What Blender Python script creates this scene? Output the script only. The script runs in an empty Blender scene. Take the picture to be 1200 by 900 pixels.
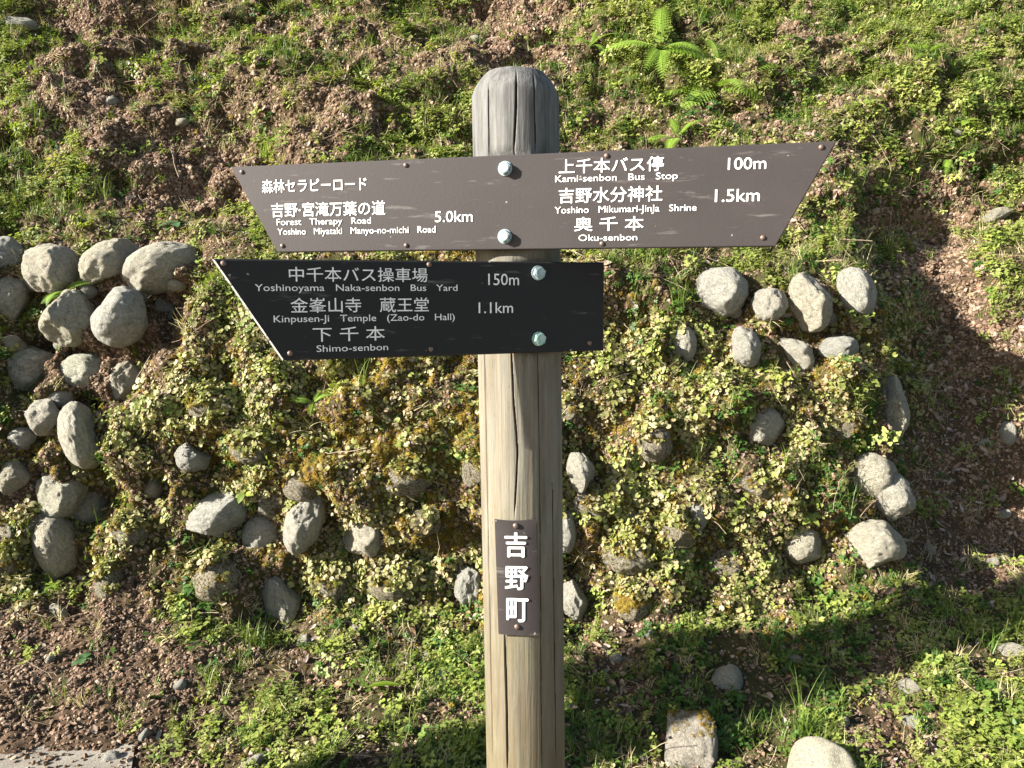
import bpy, bmesh, math, random
import numpy as np
from mathutils import Vector, Matrix, Euler, noise as mnoise

rng = np.random.default_rng(7)
random.seed(7)
S = bpy.context.scene
C = S.collection

# ------------------------------------------------------------------ camera
CAM_H, PITCH, FPX = 1.6, math.radians(7.0), 900.0
cam = bpy.data.objects.new('camera', bpy.data.cameras.new('camera'))
C.objects.link(cam)
cam.location = (0, 0, CAM_H)
cam.rotation_euler = (math.radians(90) - PITCH, 0, 0)
cam.data.sensor_width = 36.0
cam.data.lens = 27.0
cam.data.clip_start = 0.05
cam.data.clip_end = 500
S.camera = cam
FW = np.array([0, math.cos(PITCH), -math.sin(PITCH)])
UP = np.array([0, math.sin(PITCH), math.cos(PITCH)])

# ------------------------------------------------------------------ light
SUN_EL, SUN_PHI = math.radians(22.5), math.radians(71.3)   # phi: from behind the camera towards the left
SUNV = np.array([-math.sin(SUN_PHI) * math.cos(SUN_EL), -math.cos(SUN_PHI) * math.cos(SUN_EL), math.sin(SUN_EL)])
w = bpy.data.worlds.new('World'); S.world = w; w.use_nodes = True
nt = w.node_tree
sky = nt.nodes.new('ShaderNodeTexSky'); sky.sky_type = 'NISHITA'; sky.sun_disc = False
sky.sun_elevation = SUN_EL
sky.sun_rotation = math.atan2(SUNV[0], SUNV[1])
nt.links.new(sky.outputs[0], nt.nodes['Background'].inputs[0])
nt.nodes['Background'].inputs[1].default_value = 0.052
sl = bpy.data.lights.new('sun', 'SUN'); sl.energy = 5.0; sl.angle = math.radians(0.5); sl.color = (1.0, 0.95, 0.87)
so = bpy.data.objects.new('sun', sl); C.objects.link(so)
so.rotation_euler = Vector(SUNV).to_track_quat('Z', 'Y').to_euler()
so.location = (-6, -2, 6)
S.view_settings.view_transform = 'Standard'
S.view_settings.look = 'None'
S.view_settings.exposure = 2.02
S.view_settings.gamma = 1.0

# ------------------------------------------------------------------ helpers
def ray(px, py):
    d = FW + np.array([1.0, 0, 0]) * (px - 600) / FPX + UP * (450 - py) / FPX
    return d
def project(P):
    d = P - np.array([0, 0, CAM_H])
    z = d @ FW
    zs = np.where(z > 0.05, z, 0.05)
    return 600 + FPX * d[..., 0] / zs, 450 - FPX * (d @ UP) / zs, z

def tag(o, label=None, cat=None, group=None, kind=None):
    for k, v in (('label', label), ('category', cat), ('group', group), ('kind', kind)):
        if v: o[k] = v
    return o
def link(name, me, parent=None, m=None):
    o = bpy.data.objects.new(name, me); C.objects.link(o)
    if parent is not None: o.parent = parent
    if m is not None and me is not None and not me.materials: me.materials.append(m)
    return o
def empty(name, loc):
    o = bpy.data.objects.new(name, None); C.objects.link(o); o.location = loc; o.empty_display_size = .05
    return o
def mesh(name, V, F, m=None, smooth=True):
    me = bpy.data.meshes.new(name)
    me.from_pydata([tuple(map(float, v)) for v in V], [], [tuple(map(int, f)) for f in F])
    if m is not None: me.materials.append(m)
    if smooth: me.polygons.foreach_set('use_smooth', [True] * len(me.polygons))
    me.update()
    return me
def bm_mesh(name, bm, m=None, smooth=False):
    me = bpy.data.meshes.new(name); bm.to_mesh(me); bm.free()
    if m is not None: me.materials.append(m)
    if smooth: me.polygons.foreach_set('use_smooth', [True] * len(me.polygons))
    return me

_perm = rng.random((64, 64, 64)).astype(np.float32)
def vnoise(P):
    P = np.asarray(P, dtype=np.float64)
    i = np.floor(P).astype(int); f = P - i; f = f * f * (3 - 2 * f)
    out = 0
    for dx in (0, 1):
        for dy in (0, 1):
            for dz in (0, 1):
                wgt = (f[..., 0] if dx else 1 - f[..., 0]) * (f[..., 1] if dy else 1 - f[..., 1]) * (f[..., 2] if dz else 1 - f[..., 2])
                out = out + wgt * _perm[(i[..., 0] + dx) & 63, (i[..., 1] + dy) & 63, (i[..., 2] + dz) & 63]
    return out * 2 - 1
def fbm(P, octv=4, gain=.5):
    a, s, t = 1.0, 0, 0
    P = np.asarray(P, dtype=np.float64)
    for k in range(octv):
        s = s + a * vnoise(P * 2 ** k + 17.3 * k); t += a; a *= gain
    return s / t

# ------------------------------------------------------------------ materials
class NM:
    def __init__(s, name):
        s.m = bpy.data.materials.new(name); s.m.use_nodes = True
        s.t = s.m.node_tree; s.n = s.t.nodes; s.b = s.n['Principled BSDF']; s.out = s.n['Material Output']
    def new(s, typ, **kw):
        nd = s.n.new(typ)
        for k, v in kw.items(): setattr(nd, k, v)
        return nd
    def l(s, a, b): s.t.links.new(a, b)
    def coord(s, scale=(1, 1, 1), which='Object'):
        tc = s.new('ShaderNodeTexCoord'); mp = s.new('ShaderNodeMapping'); mp.inputs['Scale'].default_value = scale
        s.l(tc.outputs[which], mp.inputs[0]); return mp.outputs[0]
    def noise(s, vec, scale, detail=6, rough=.6, dist=0):
        nd = s.new('ShaderNodeTexNoise'); nd.inputs['Scale'].default_value = scale; nd.inputs['Detail'].default_value = detail
        nd.inputs['Roughness'].default_value = rough; nd.inputs['Distortion'].default_value = dist
        if vec is not None: s.l(vec, nd.inputs['Vector'])
        return nd.outputs['Fac']
    def ramp(s, fac, stops, interp='LINEAR'):
        r = s.new('ShaderNodeValToRGB'); r.color_ramp.interpolation = interp
        e = r.color_ramp.elements
        while len(e) < len(stops): e.new(.5)
        for el, (p, c) in zip(e, stops):
            el.position = p; el.color = (c[0], c[1], c[2], 1) if hasattr(c, '__len__') else (c, c, c, 1)
        s.l(fac, r.inputs[0]); return r.outputs[0]
    def mix(s, fac, a, b, mode='MIX'):
        mx = s.new('ShaderNodeMix', data_type='RGBA', blend_type=mode)
        for sock, v in ((mx.inputs[0], fac), (mx.inputs[6], a), (mx.inputs[7], b)):
            if hasattr(v, 'is_linked'): s.l(v, sock)
            elif hasattr(v, '__len__'): sock.default_value = (v[0], v[1], v[2], 1)
            else: sock.default_value = v
        return mx.outputs[2]
    def math(s, op, a, b=0.0):
        nd = s.new('ShaderNodeMath', operation=op)
        for sock, v in zip(nd.inputs, (a, b)):
            if hasattr(v, 'is_linked'): s.l(v, sock)
            else: sock.default_value = v
        return nd.outputs[0]
    def bump(s, h, strength=.5, dist=.01):
        b = s.new('ShaderNodeBump'); b.inputs['Strength'].default_value = strength; b.inputs['Distance'].default_value = dist
        s.l(h, b.inputs['Height']); s.l(b.outputs[0], s.b.inputs['Normal']); return b.outputs[0]
    def set(s, **kw):
        for k, v in kw.items():
            sock = s.b.inputs[k.replace('_', ' ')]
            if hasattr(v, 'is_linked'): s.l(v, sock)
            elif hasattr(v, '__len__') and len(v) == 3: sock.default_value = (*v, 1)
            else: sock.default_value = v
        return s

def foliage(name, cols, trans=.35, rough=.5, spec=.35):
    k = NM(name)
    oi = k.new('ShaderNodeObjectInfo')
    n = len(cols)
    gp = k.new('ShaderNodeNewGeometry')
    pf_ = k.ramp(k.noise(gp.outputs['Position'], 2.2, 3, .6), [(.32, 0.0), (.68, 1.0)])
    fr_ = k.math('ADD', k.math('MULTIPLY', oi.outputs['Random'], .62), k.math('MULTIPLY', pf_, .38))
    base = k.ramp(fr_, [((i) / max(n - 1, 1), c) for i, c in enumerate(cols)])
    v = k.noise(k.coord(), 60, 2)
    col = k.mix(k.ramp(v, [(.3, 0.0), (.7, 1.0)]), base, k.mix(1.0, base, (.72, .78, .65), 'MULTIPLY'))
    k.set(Base_Color=col, Roughness=rough, Specular_IOR_Level=spec)
    tr = k.new('ShaderNodeBsdfTranslucent'); k.l(k.mix(1.0, col, (1.25, 1.35, .6), 'MULTIPLY'), tr.inputs[0])
    ms = k.new('ShaderNodeMixShader'); ms.inputs[0].default_value = trans
    k.l(k.b.outputs[0], ms.inputs[1]); k.l(tr.outputs[0], ms.inputs[2]); k.l(ms.outputs[0], k.out.inputs[0])
    return k.m
M_weed = foliage('weed_leaf', [(.36, .30, .15), (.30, .31, .09), (.18, .22, .05), (.33, .36, .08), (.13, .20, .035), (.26, .33, .06)])
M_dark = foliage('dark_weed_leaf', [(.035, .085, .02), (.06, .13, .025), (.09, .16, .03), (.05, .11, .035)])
M_straw = foliage('dry_grass_blade', [(.42, .33, .18), (.55, .46, .28), (.34, .28, .12)], .2, .7)
M_grass = foliage('grass_blade', [(.13, .20, .03), (.20, .26, .05), (.10, .17, .03), (.30, .28, .12)], .3)
M_sax = foliage('saxifrage_leaf', [(.16, .12, .05), (.34, .25, .16), (.22, .20, .07), (.40, .32, .20), (.20, .22, .06), (.32, .28, .12), (.19, .21, .05), (.33, .33, .09), (.27, .31, .06)], .22, .55)
M_moss = foliage('moss_tuft', [(.18, .10, .03), (.30, .18, .035), (.20, .15, .03), (.36, .26, .05), (.26, .23, .05)], .15, .8, .1)
M_fern = foliage('fern_frond', [(.19, .30, .035), (.27, .38, .06)], .35)
M_glossy = foliage('glossy_leaf', [(.06, .12, .05), (.10, .17, .07)], .15, .3, .5)
M_lime = foliage('young_yellow_leaf', [(.28, .34, .05), (.22, .32, .05)], .4)

def litter_mat(name, cols, rough=.85):
    k = NM(name); oi = k.new('ShaderNodeObjectInfo'); n = len(cols)
    base = k.ramp(oi.outputs['Random'], [(i / (n - 1), c) for i, c in enumerate(cols)])
    v = k.noise(k.coord(), 90, 4)
    col = k.mix(k.ramp(v, [(.35, 0.0), (.65, 1.0)]), base, k.mix(1.0, base, (.55, .5, .48), 'MULTIPLY'))
    k.set(Base_Color=col, Roughness=rough, Specular_IOR_Level=.2); k.bump(v, .4, .002)
    return k.m
M_chip = litter_mat('soil_crumb', [(.12, .074, .045), (.22, .140, .090), (.085, .052, .033), (.29, .21, .145), (.16, .10, .062), (.40, .31, .225), (.10, .065, .043), (.20, .135, .082)])
M_dead = litter_mat('dead_leaf', [(.22, .15, .10), (.34, .28, .23), (.14, .085, .055), (.40, .34, .27), (.22, .17, .15), (.27, .17, .09)], .7)
M_twig = litter_mat('dry_stem', [(.35, .27, .18), (.48, .40, .28), (.22, .15, .10)])

k = NM('earth')
vc = k.coord()
at = k.new('ShaderNodeAttribute'); at.attribute_name = 'cover'
sep = k.new('ShaderNodeSeparateColor'); k.l(at.outputs['Color'], sep.inputs[0])
soil = k.ramp(k.noise(vc, 9, 8, .7), [(.3, (.040, .026, .018)), (.5, (.085, .055, .038)), (.72, (.15, .10, .07))])
fine = k.noise(vc, 130, 4, .7)
soil = k.mix(k.ramp(fine, [(.35, 0.0), (.68, 1.0)]), soil, k.mix(1.0, soil, (1.5, 1.4, 1.3), 'MULTIPLY'))
green = k.ramp(k.noise(vc, 25, 6, .7), [(.3, (.03, .035, .012)), (.6, (.07, .075, .022)), (.8, (.11, .09, .035))])
k.set(Base_Color=k.mix(sep.outputs[0], soil, green), Roughness=.95, Specular_IOR_Level=.1)
hh = k.math('ADD', k.math('MULTIPLY', k.noise(vc, 40, 6, .75), 1.0), k.math('MULTIPLY', k.noise(vc, 160, 4, .7), .35))
k.bump(hh, .9, .02)
M_earth = k.m

def stone_mat(name, a, b, c, moss=.0, speck=1.0):
    k = NM(name); vc = k.coord(); oi = k.new('ShaderNodeObjectInfo')
    va = k.new('ShaderNodeVectorMath', operation='ADD'); k.l(vc, va.inputs[0])
    cmb = k.new('ShaderNodeCombineXYZ'); rr = k.math('MULTIPLY', oi.outputs['Random'], 40.0)
    for i in range(3): k.l(rr, cmb.inputs[i])
    k.l(cmb.outputs[0], va.inputs[1]); v = va.outputs[0]
    col = k.ramp(k.noise(v, 9, 8, .65), [(.25, a), (.42, b), (.6, c)])
    tint = k.ramp(oi.outputs['Random'], [(0, (.92, .94, .94)), (.35, (1, .98, .92)), (.7, (1.0, .95, .82)), (1, (.92, .94, .84))])
    col = k.mix(1.0, col, tint, 'MULTIPLY')
    sp = k.noise(v, 120, 3, .7)
    col = k.mix(k.ramp(sp, [(.54, 0.0), (.68, .6 * speck)]), col, (.12, .11, .09))
    if speck > .5:
        col = k.mix(k.ramp(k.noise(v, 5, 7, .72, .5), [(.50, 0.0), (.62, .42)]), col, (.20, .175, .13))
        col = k.mix(k.ramp(k.noise(v, 28, 5, .75), [(.58, 0.0), (.66, .6)]), col, (.13, .12, .10))
        col = k.mix(k.ramp(k.noise(v, 16, 5, .7), [(.60, 0.0), (.64, .55)]), col, (.68, .68, .60))
    vo = k.new('ShaderNodeTexVoronoi', feature='DISTANCE_TO_EDGE'); vo.inputs['Scale'].default_value = 7
    wv = k.new('ShaderNodeVectorMath', operation='ADD'); ns = k.new('ShaderNodeTexNoise'); ns.inputs['Scale'].default_value = 8
    k.l(v, ns.inputs['Vector']); sc = k.new('ShaderNodeVectorMath', operation='SCALE'); sc.inputs['Scale'].default_value = .3
    k.l(ns.outputs['Color'], sc.inputs[0]); k.l(v, wv.inputs[0]); k.l(sc.outputs[0], wv.inputs[1]); k.l(wv.outputs[0], vo.inputs['Vector'])
    crack = k.ramp(vo.outputs['Distance'], [(0, 0.0), (.03, 1.0)])
    col = k.mix(crack, k.mix(1.0, col, (.62, .58, .54), 'MULTIPLY'), col)
    if moss:
        mf = k.ramp(k.noise(v, 11, 6, .7), [(.62 - moss * .3, 0.0), (.70 - moss * .3, 1.0)])
        col = k.mix(mf, col, k.ramp(k.noise(v, 60, 3), [(.3, (.07, .06, .02)), (.7, (.17, .13, .03))]))
    k.set(Base_Color=col, Roughness=.88, Specular_IOR_Level=.25)
    h = k.math('ADD', k.noise(v, 26, 8, .7), k.math('ADD', k.math('MULTIPLY', crack, .25), k.math('MULTIPLY', sp, .18)))
    k.bump(h, 1.0, .03)
    return k.m
M_stone = stone_mat('pale_stone', (.29, .275, .235), (.46, .445, .385), (.58, .565, .505))
M_stone_m = stone_mat('mossy_stone', (.20, .18, .15), (.34, .31, .26), (.46, .43, .38), .45)
M_cream = stone_mat('cream_stone', (.50, .47, .37), (.57, .54, .43), (.62, .59, .48), 0, .12)
M_rough = stone_mat('rough_grey_block', (.22, .20, .18), (.36, .34, .31), (.50, .47, .43))

k = NM('weathered_wood'); vc = k.coord()
g1 = k.noise(k.coord((55, 55, 4.5)), 1.0, 9, .72, .35)
g2 = k.noise(k.coord((260, 260, 5)), 1.0, 4, .6)
blot = k.noise(vc, 7, 5, .6)
col = k.ramp(g1, [(.25, (.075, .067, .052)), (.42, (.125, .115, .091)), (.58, (.180, .167, .133)), (.78, (.105, .094, .072))])
col = k.mix(k.ramp(g2, [(.38, .75), (.55, 0.0)]), col, (.16, .125, .08))
geo = k.new('ShaderNodeTexCoord'); sx = k.new('ShaderNodeSeparateXYZ'); k.l(geo.outputs['Object'], sx.inputs[0])
topf = k.ramp(k.math('ADD', sx.outputs[2], k.math('MULTIPLY', blot, .5)), [(.0, 0.0), (1.0, 0.0)])
hgt = k.new('ShaderNodeMapRange'); k.l(k.math('ADD', sx.outputs[2], k.math('MULTIPLY', blot, .35)), hgt.inputs[0])
hgt.inputs[1].default_value = 1.72; hgt.inputs[2].default_value = 2.0
col = k.mix(hgt.outputs[0], col, k.ramp(k.noise(k.coord((80, 80, 8)), 1.0, 7, .7), [(.3, (.06, .058, .056)), (.5, (.115, .114, .108)), (.7, (.18, .178, .168))]))
lowm = k.new('ShaderNodeMapRange'); k.l(k.math('ADD', sx.outputs[2], k.math('MULTIPLY', blot, .5)), lowm.inputs[0])
lowm.inputs[1].default_value = 1.45; lowm.inputs[2].default_value = .95; lowm.inputs[4].default_value = .8
col = k.mix(lowm.outputs[0], col, k.mix(1.0, col, (.62, .54, .36), 'MULTIPLY'))
grn = k.ramp(k.noise(vc, 5, 5, .6), [(.5, 0.0), (.7, .4)])
col = k.mix(grn, col, (.15, .145, .08))
vor = k.new('ShaderNodeTexVoronoi'); vor.inputs['Scale'].default_value = 1; k.l(k.coord((90, 90, 30)), vor.inputs['Vector'])
spk = k.ramp(vor.outputs['Distance'], [(.06, .8), (.14, 0.0)])
col = k.mix(spk, col, (.12, .09, .06))
stn = k.ramp(k.noise(k.coord((22, 22, 3.5)), 1.0, 6, .7, .6), [(.48, 0.0), (.66, .6)])
col = k.mix(stn, col, k.mix(1.0, col, (.62, .60, .58), 'MULTIPLY'))
k.set(Base_Color=col, Roughness=.8, Specular_IOR_Level=.2)
k.bump(k.math('ADD', k.math('MULTIPLY', g1, .7), k.math('MULTIPLY', g2, .5)), .55, .004)
M_wood = k.m
k = NM('crack_in_wood'); k.set(Base_Color=(.05, .035, .022), Roughness=.95); M_crack = k.m

def board_mat(name, c0, c1, rough):
    k = NM(name); vc = k.coord()
    n1 = k.noise(vc, 6, 6, .6); n2 = k.noise(vc, 180, 3, .7)
    col = k.ramp(n1, [(.3, c0), (.7, c1)])
    st = k.ramp(k.noise(k.coord((9, 9, 60)), 1, 5, .7), [(.60, 0.0), (.75, .25)])
    col = k.mix(st, col, (.45, .42, .38))
    dots = k.ramp(k.noise(vc, 75, 1, .5), [(.76, 0.0), (.79, .5)])
    col = k.mix(dots, col, (.5, .48, .45))
    k.set(Base_Color=col, Roughness=k.ramp(n1, [(.3, rough - .05), (.7, rough + .08)]), Specular_IOR_Level=.3)
    k.bump(k.math('ADD', n2, k.math('MULTIPLY', n1, .6)), .12, .002)
    return k.m
M_brown = board_mat('brown_painted_board', (.033, .027, .026), (.042, .0345, .033), .62)
M_black = board_mat('dark_board', (.0078, .0076, .0080), (.0135, .0130, .0130), .6)  # same recipe, base colour darker than on the upper board
k = NM('white_paint'); v = k.noise(k.coord(), 150, 4, .7)
k.set(Base_Color=k.mix(k.ramp(k.noise(k.coord(), 260, 3, .7), [(.62, 0.0), (.7, .55)]), k.ramp(v, [(.3, (.60, .59, .56)), (.6, (.84, .83, .80))]), (.25, .22, .2)), Roughness=.6); M_white = k.m
k = NM('worn_edge'); v = k.noise(k.coord(), 75, 5, .8)
k.set(Base_Color=k.ramp(v, [(.40, (.05, .045, .045)), (.47, (.38, .37, .34))]), Roughness=.8); M_edge = k.m
k = NM('galvanised_steel'); v = k.noise(k.coord(), 70, 4, .6)
k.set(Base_Color=k.ramp(v, [(.35, (.20, .26, .27)), (.65, (.38, .46, .47))]), Metallic=.45, Roughness=.5); k.bump(v, .2, .001); M_steel = k.m
k = NM('greenish_steel'); v = k.noise(k.coord(), 70, 4, .6)
k.set(Base_Color=k.ramp(v, [(.35, (.20, .34, .29)), (.65, (.42, .55, .50))]), Metallic=.5, Roughness=.5); k.bump(v, .2, .001); M_steelg = k.m
k = NM('brown_screw'); k.set(Base_Color=(.16, .11, .09), Metallic=.5, Roughness=.5); M_screw = k.m
k = NM('concrete'); vc = k.coord(); v = k.noise(vc, 5, 7, .65); s2 = k.noise(vc, 150, 4, .7)
col = k.ramp(v, [(.3, (.15, .13, .10)), (.6, (.26, .235, .19))])
col = k.mix(k.ramp(s2, [(.5, 0.0), (.65, .7)]), col, (.16, .13, .10))
k.set(Base_Color=col, Roughness=.9); k.bump(s2, .5, .004); M_conc = k.m
k = NM('bark'); v = k.noise(k.coord((14, 14, 2)), 1, 8, .7)
k.set(Base_Color=k.ramp(v, [(.3, (.06, .04, .03)), (.6, (.17, .12, .09))]), Roughness=.95); k.bump(v, 1, .02); M_bark = k.m

# stones of the wall: photo x, y, width, height, tilt, mossy
WALL_STONES = [(6,298,40,54,0,0),(62,311,58,62,-35,0),(128,303,70,48,-32,0),(187,307,84,52,-22,0),(16,350,48,56,10,0),(77,369,58,64,10,0),(136,369,58,70,15,0),
 (190,360,27,44,0,0),(42,431,68,62,-15,0),(101,434,60,52,0,0),(147,446,40,54,25,0),(53,490,42,42,20,0),(95,507,42,80,-14,0),(72,579,60,54,-10,0),
 (109,592,40,62,32,0),(67,645,46,80,-14,0),(9,645,34,70,0,1),(222,537,38,34,20,0),(181,571,22,28,0,0),(255,602,70,50,-22,0),(258,672,66,62,0,1),(305,622,42,46,0,0),
 (318,590,56,50,0,1),(359,612,42,72,14,0),(350,572,46,44,0,1),(427,634,56,50,0,0),(328,696,42,80,-22,0),(466,682,70,46,0,1),(547,684,32,52,0,0),(553,552,32,44,0,1),
 (126,680,30,46,0,1),(20,560,36,40,0,0),(390,680,46,60,0,1),(500,610,40,36,0,1),
 (683,553,36,52,-15,0),(690,590,50,40,0,1),(664,620,26,54,0,0),(735,638,84,78,-20,1),(675,706,34,50,-15,0),(741,702,44,46,20,1),(796,622,44,56,0,1),(666,485,26,34,0,1),
 (842,341,58,58,0,0),(902,356,40,44,0,0),(951,355,56,68,-14,0),(1004,343,40,58,-18,0),(926,411,70,42,24,0),(875,407,36,46,-24,0),(803,405,32,46,0,0),
 (983,406,44,30,0,0),(1042,478,38,72,8,0),(1022,556,56,52,30,0),(1042,582,48,60,-24,0),(1024,640,66,52,-12,0),(943,642,44,44,0,0),(900,500,44,50,0,0),
 (885,572,40,36,0,1),(812,606,26,34,0,0),(985,500,50,40,0,1),(845,655,50,44,0,1),(770,520,44,50,0,1),(240,470,50,44,0,1),(300,520,56,50,0,1),(480,560,60,44,0,1),
 (163,345,24,22,20,0),(36,336,22,18,0,0),(103,338,20,16,0,0),(14,398,30,22,0,0),(70,401,22,18,30,0),(74,470,26,24,0,0),(24,515,30,26,10,0),(98,552,28,24,0,1),(205,335,22,18,0,0),(150,392,22,20,0,0),(40,615,26,24,0,1),(150,620,40,34,0,1),(862,366,26,20,0,0),(975,375,22,18,0,0)]
# ------------------------------------------------------------------ terrain: a profile in (Y, Z) that varies along X
KX = [-8, -3, -2, -1.1, -.3, .3, 1.0, 1.73, 1.93, 2.25, 3.2, 8]
T = dict(
    bY=[3.35, 3.3, 3.28, 3.25, 3.2, 3.2, 3.2, 3.25, 3.5, 3.6, 3.65, 3.7],
    bZ=[.35, .32, .30, .15, .06, .13, .20, .22, .27, .32, .45, .5],
    tY=[3.8, 3.75, 3.75, 3.7, 3.62, 3.6, 3.6, 3.66, 4.0, 4.1, 4.1, 4.1],
    tZ=[1.8, 1.8, 1.8, 1.78, 1.75, 1.72, 1.70, 1.66, 1.62, 1.55, 1.6, 1.6],
    gZ=[.05, .02, .0, .0, .0, .0, .04, .07, .08, .10, .12, .15])
NT = 780
tY_keys = None
def profile(X):
    g = {n: np.interp(X, KX, T[n]) for n in T}
    sgl = 1 + 0 * X
    pts = [(-8 * sgl, 0 * X - .02), (1.9 * sgl, 0 * X + .0), (2.45 * sgl, g['gZ']), (g['bY'] - .35, g['gZ'] * .35 + g['bZ'] * .62), (g['bY'], g['bZ'] + .03),
           (g['bY'] * .55 + g['tY'] * .45 - .06, (g['bZ'] + g['tZ']) * .5), (g['tY'], g['tZ']), (3.72 * .5 + g['tY'] * .5 + .28, g['tZ'] * .5 + 1.7 * .5 + .14),
           (5.02 * sgl, 2.98 * sgl), (6.6 * sgl, 4.7 * sgl), (12.7 * sgl, 7.7 * sgl)]
    return pts
KT = [0, .05, .13, .21, .27, .40, .53, .57, .76, .94, 1.0]
xs = np.concatenate([np.linspace(-8, -3.3, 40)[:-1], np.linspace(-3.3, 3.5, 640), np.linspace(3.5, 8, 40)[1:]])
ts = np.concatenate([np.linspace(0, .05, 12)[:-1], np.linspace(.05, .94, NT), np.linspace(.94, 1, 24)[1:]])
Xw = xs[None, :] + 0 * ts[:, None]
wig = .10 * fbm(np.stack([xs * .9, 0 * xs, 0 * xs], -1), 3)
P_ = profile(xs)
def interp_t(idx):
    K = np.stack([p[idx] for p in P_], 0)                        # keys x nx
    out = np.empty((len(ts), len(xs)))
    j = np.clip(np.searchsorted(KT, ts, 'right') - 1, 0, len(KT) - 2)
    kt = np.array(KT)
    f = ((ts - kt[j]) / (kt[j + 1] - kt[j]))[:, None]
    return K[j] * (1 - f) + K[j + 1] * f
Yb, Zb = interp_t(0), interp_t(1)
def blur(A, n):                                                     # round the profile's corners
    for _ in range(n):
        B = A.copy(); B[12:-25] = (A[11:-26] + A[12:-25] * 2 + A[13:-24]) / 4; A = B
    return A
Yb, Zb = blur(Yb, 260), blur(Zb, 260)
base = np.stack([Xw, Yb, Zb], -1)
def normals(G):
    du = np.gradient(G, axis=1); dv = np.gradient(G, axis=0)
    n = np.cross(du, dv); n /= np.linalg.norm(n, axis=-1, keepdims=True) + 1e-12
    return n
Nn = normals(base)
px, py, pz = project(base)
wall_w = np.clip((ts - .235) / .03, 0, 1)[:, None] * np.clip((.56 - ts) / .04, 0, 1)[:, None] * (1 / (1 + np.exp((Xw - 1.75) / .08)))
up_w = np.clip((ts - .56) / .05, 0, 1)[:, None] + 0 * Xw
lo_w = np.clip((.25 - ts) / .03, 0, 1)[:, None] * np.clip((ts - .09) / .05, 0, 1)[:, None] + 0 * Xw
disp = wall_w * (.075 * fbm(base * 3.1, 2) + .105 * fbm(base * 7.5 + 5, 3))
disp += up_w * (.16 * fbm(base * 1.15 + 9, 3) + .09 * fbm(base * 4.2 + 2, 3)) + lo_w * (.035 * fbm(base * 3.5, 2) + .02 * fbm(base * 12, 3))
disp += up_w * (.035 * fbm(base * 13 + 4, 3) - .09 * np.clip(fbm(base * 5.5 + 31, 2) - .12, 0, 1) * 3 + .03 * fbm(base * 7 + 61, 2))
rest = np.clip(1 - wall_w - up_w - lo_w, 0, 1) * np.clip((ts - .2) / .05, 0, 1)[:, None]
disp += rest * (.08 * fbm(base * 2.6 + 3, 3) + .03 * fbm(base * 10, 3))
disp += .012 * np.clip((ts - .1) / .05, 0, 1)[:, None] * fbm(base * 34, 3)
# hollows seen in the bank
def pix_bump(cx, cy, rx, ry, amp):
    return amp * np.exp(-((px - cx) / rx) ** 2 - ((py - cy) / ry) ** 2) * (pz > 1)
for a in [(930, 130, 34, 26, -.16), (268, 165, 30, 22, -.12), (205, 215, 45, 18, -.09), (60, 15, 40, 18, -.14), (550, 10, 60, 22, -.14), (5, 400, 30, 90, -.15),
          (745, 400, 30, 50, -.10), (370, 455, 30, 14, -.09), (250, 640, 50, 26, -.05), (400, 560, 60, 40, .06), (440, 470, 90, 60, .07), (290, 440, 60, 60, .05),
          (330, 110, 80, 30, .08), (470, 150, 60, 40, .09), (130, 180, 60, 30, .07), (1100, 250, 60, 40, -.12), (1100, 420, 50, 130, -.10),
          (690, 120, 40, 40, -.06), (1080, 100, 80, 40, .08), (880, 460, 90, 50, .05), (975, 500, 50, 60, -.04), (520, 650, 60, 40, -.04), (860, 570, 60, 30, -.03)]:
    disp += pix_bump(*a)
WS = []
for q in (WALL_STONES):
    g_ = ((px - q[0]) / (q[2] * .62)) ** 2 + ((py - q[1]) / (q[3] * .62)) ** 2
    if not q[5]: disp -= np.where((pz > 1) & (pz < 6), .05 * np.exp(-np.maximum(g_ - .8, 0) ** 2 * .8) * (g_ < 5), 0) * (1.5 if q[0] < 240 else .8)
    WS.append(q)
G = base + Nn * disp[..., None]
NG = normals(G)
PX, PY, PZ = project(G)

MAP = [
 "gsswwwwwwgwsswggggwggggg", "gsswwwgwwwwsswggggwwgggg", "ssswwwwwsggwwwwggwdwgggg", "gwsssswsggggwwwwwdwwwggg",
 "ggwssswwgggxxxxwwwddwwsg", "gwwwswgggxxxxwwgggdwwssg", "wxsssgxxxxmmxxwwwggwdssg", "wssssxxxmmmmxxxdxxxxxdss",
 "dsssxxxxmmmmxxxxxxwmxdss", "dxsxxxmmmmmmxxxxxwxxgdsl", "xxxxxxxmmmmmxxxxxdxxdsls", "smxxxxxmmmmmxxmxxwxddsll",
 "xxxxdxmxxmmxxxmxxxxxdwls", "xwsxddxmxxxxxxxxxxxwwwls", "sssswwgwxxxxxgllgxwdgdwg", "ssssswwwllggllldddddwwgg".replace('wwwll', 'wwlgl')[:24],
 "ssssswglggwgggldddddswgg"[:24], "ssslwwgglggggdwdddggswgg"[:24]]
MAP = [(r + 'g' * 24)[:24] for r in MAP]
CL = {c: i for i, c in enumerate('swgxmld')}
MP = np.array([[CL[c] for c in r] for r in MAP])
def classify(px, py, j=34):
    a = np.clip(((px + rng.normal(0, j * .5, px.shape)) / 50).astype(int), 0, 23)
    b = np.clip(((py + rng.normal(0, j * .5, py.shape)) / 50).astype(int), 0, 17)
    return MP[b, a]
cls_v = classify(PX, PY, 40)
greenf = np.array([.15, .45, .85, .85, .75, .25, .8])[cls_v]
def sm(A, n):
    for _ in range(n):
        A = (A + np.roll(A, 1, 0) + np.roll(A, -1, 0) + np.roll(A, 1, 1) + np.roll(A, -1, 1)) / 5
    return A
greenf = sm(greenf, 6)
nt_, nx_ = G.shape[:2]
me = bpy.data.meshes.new('hillside_ground')
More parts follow.
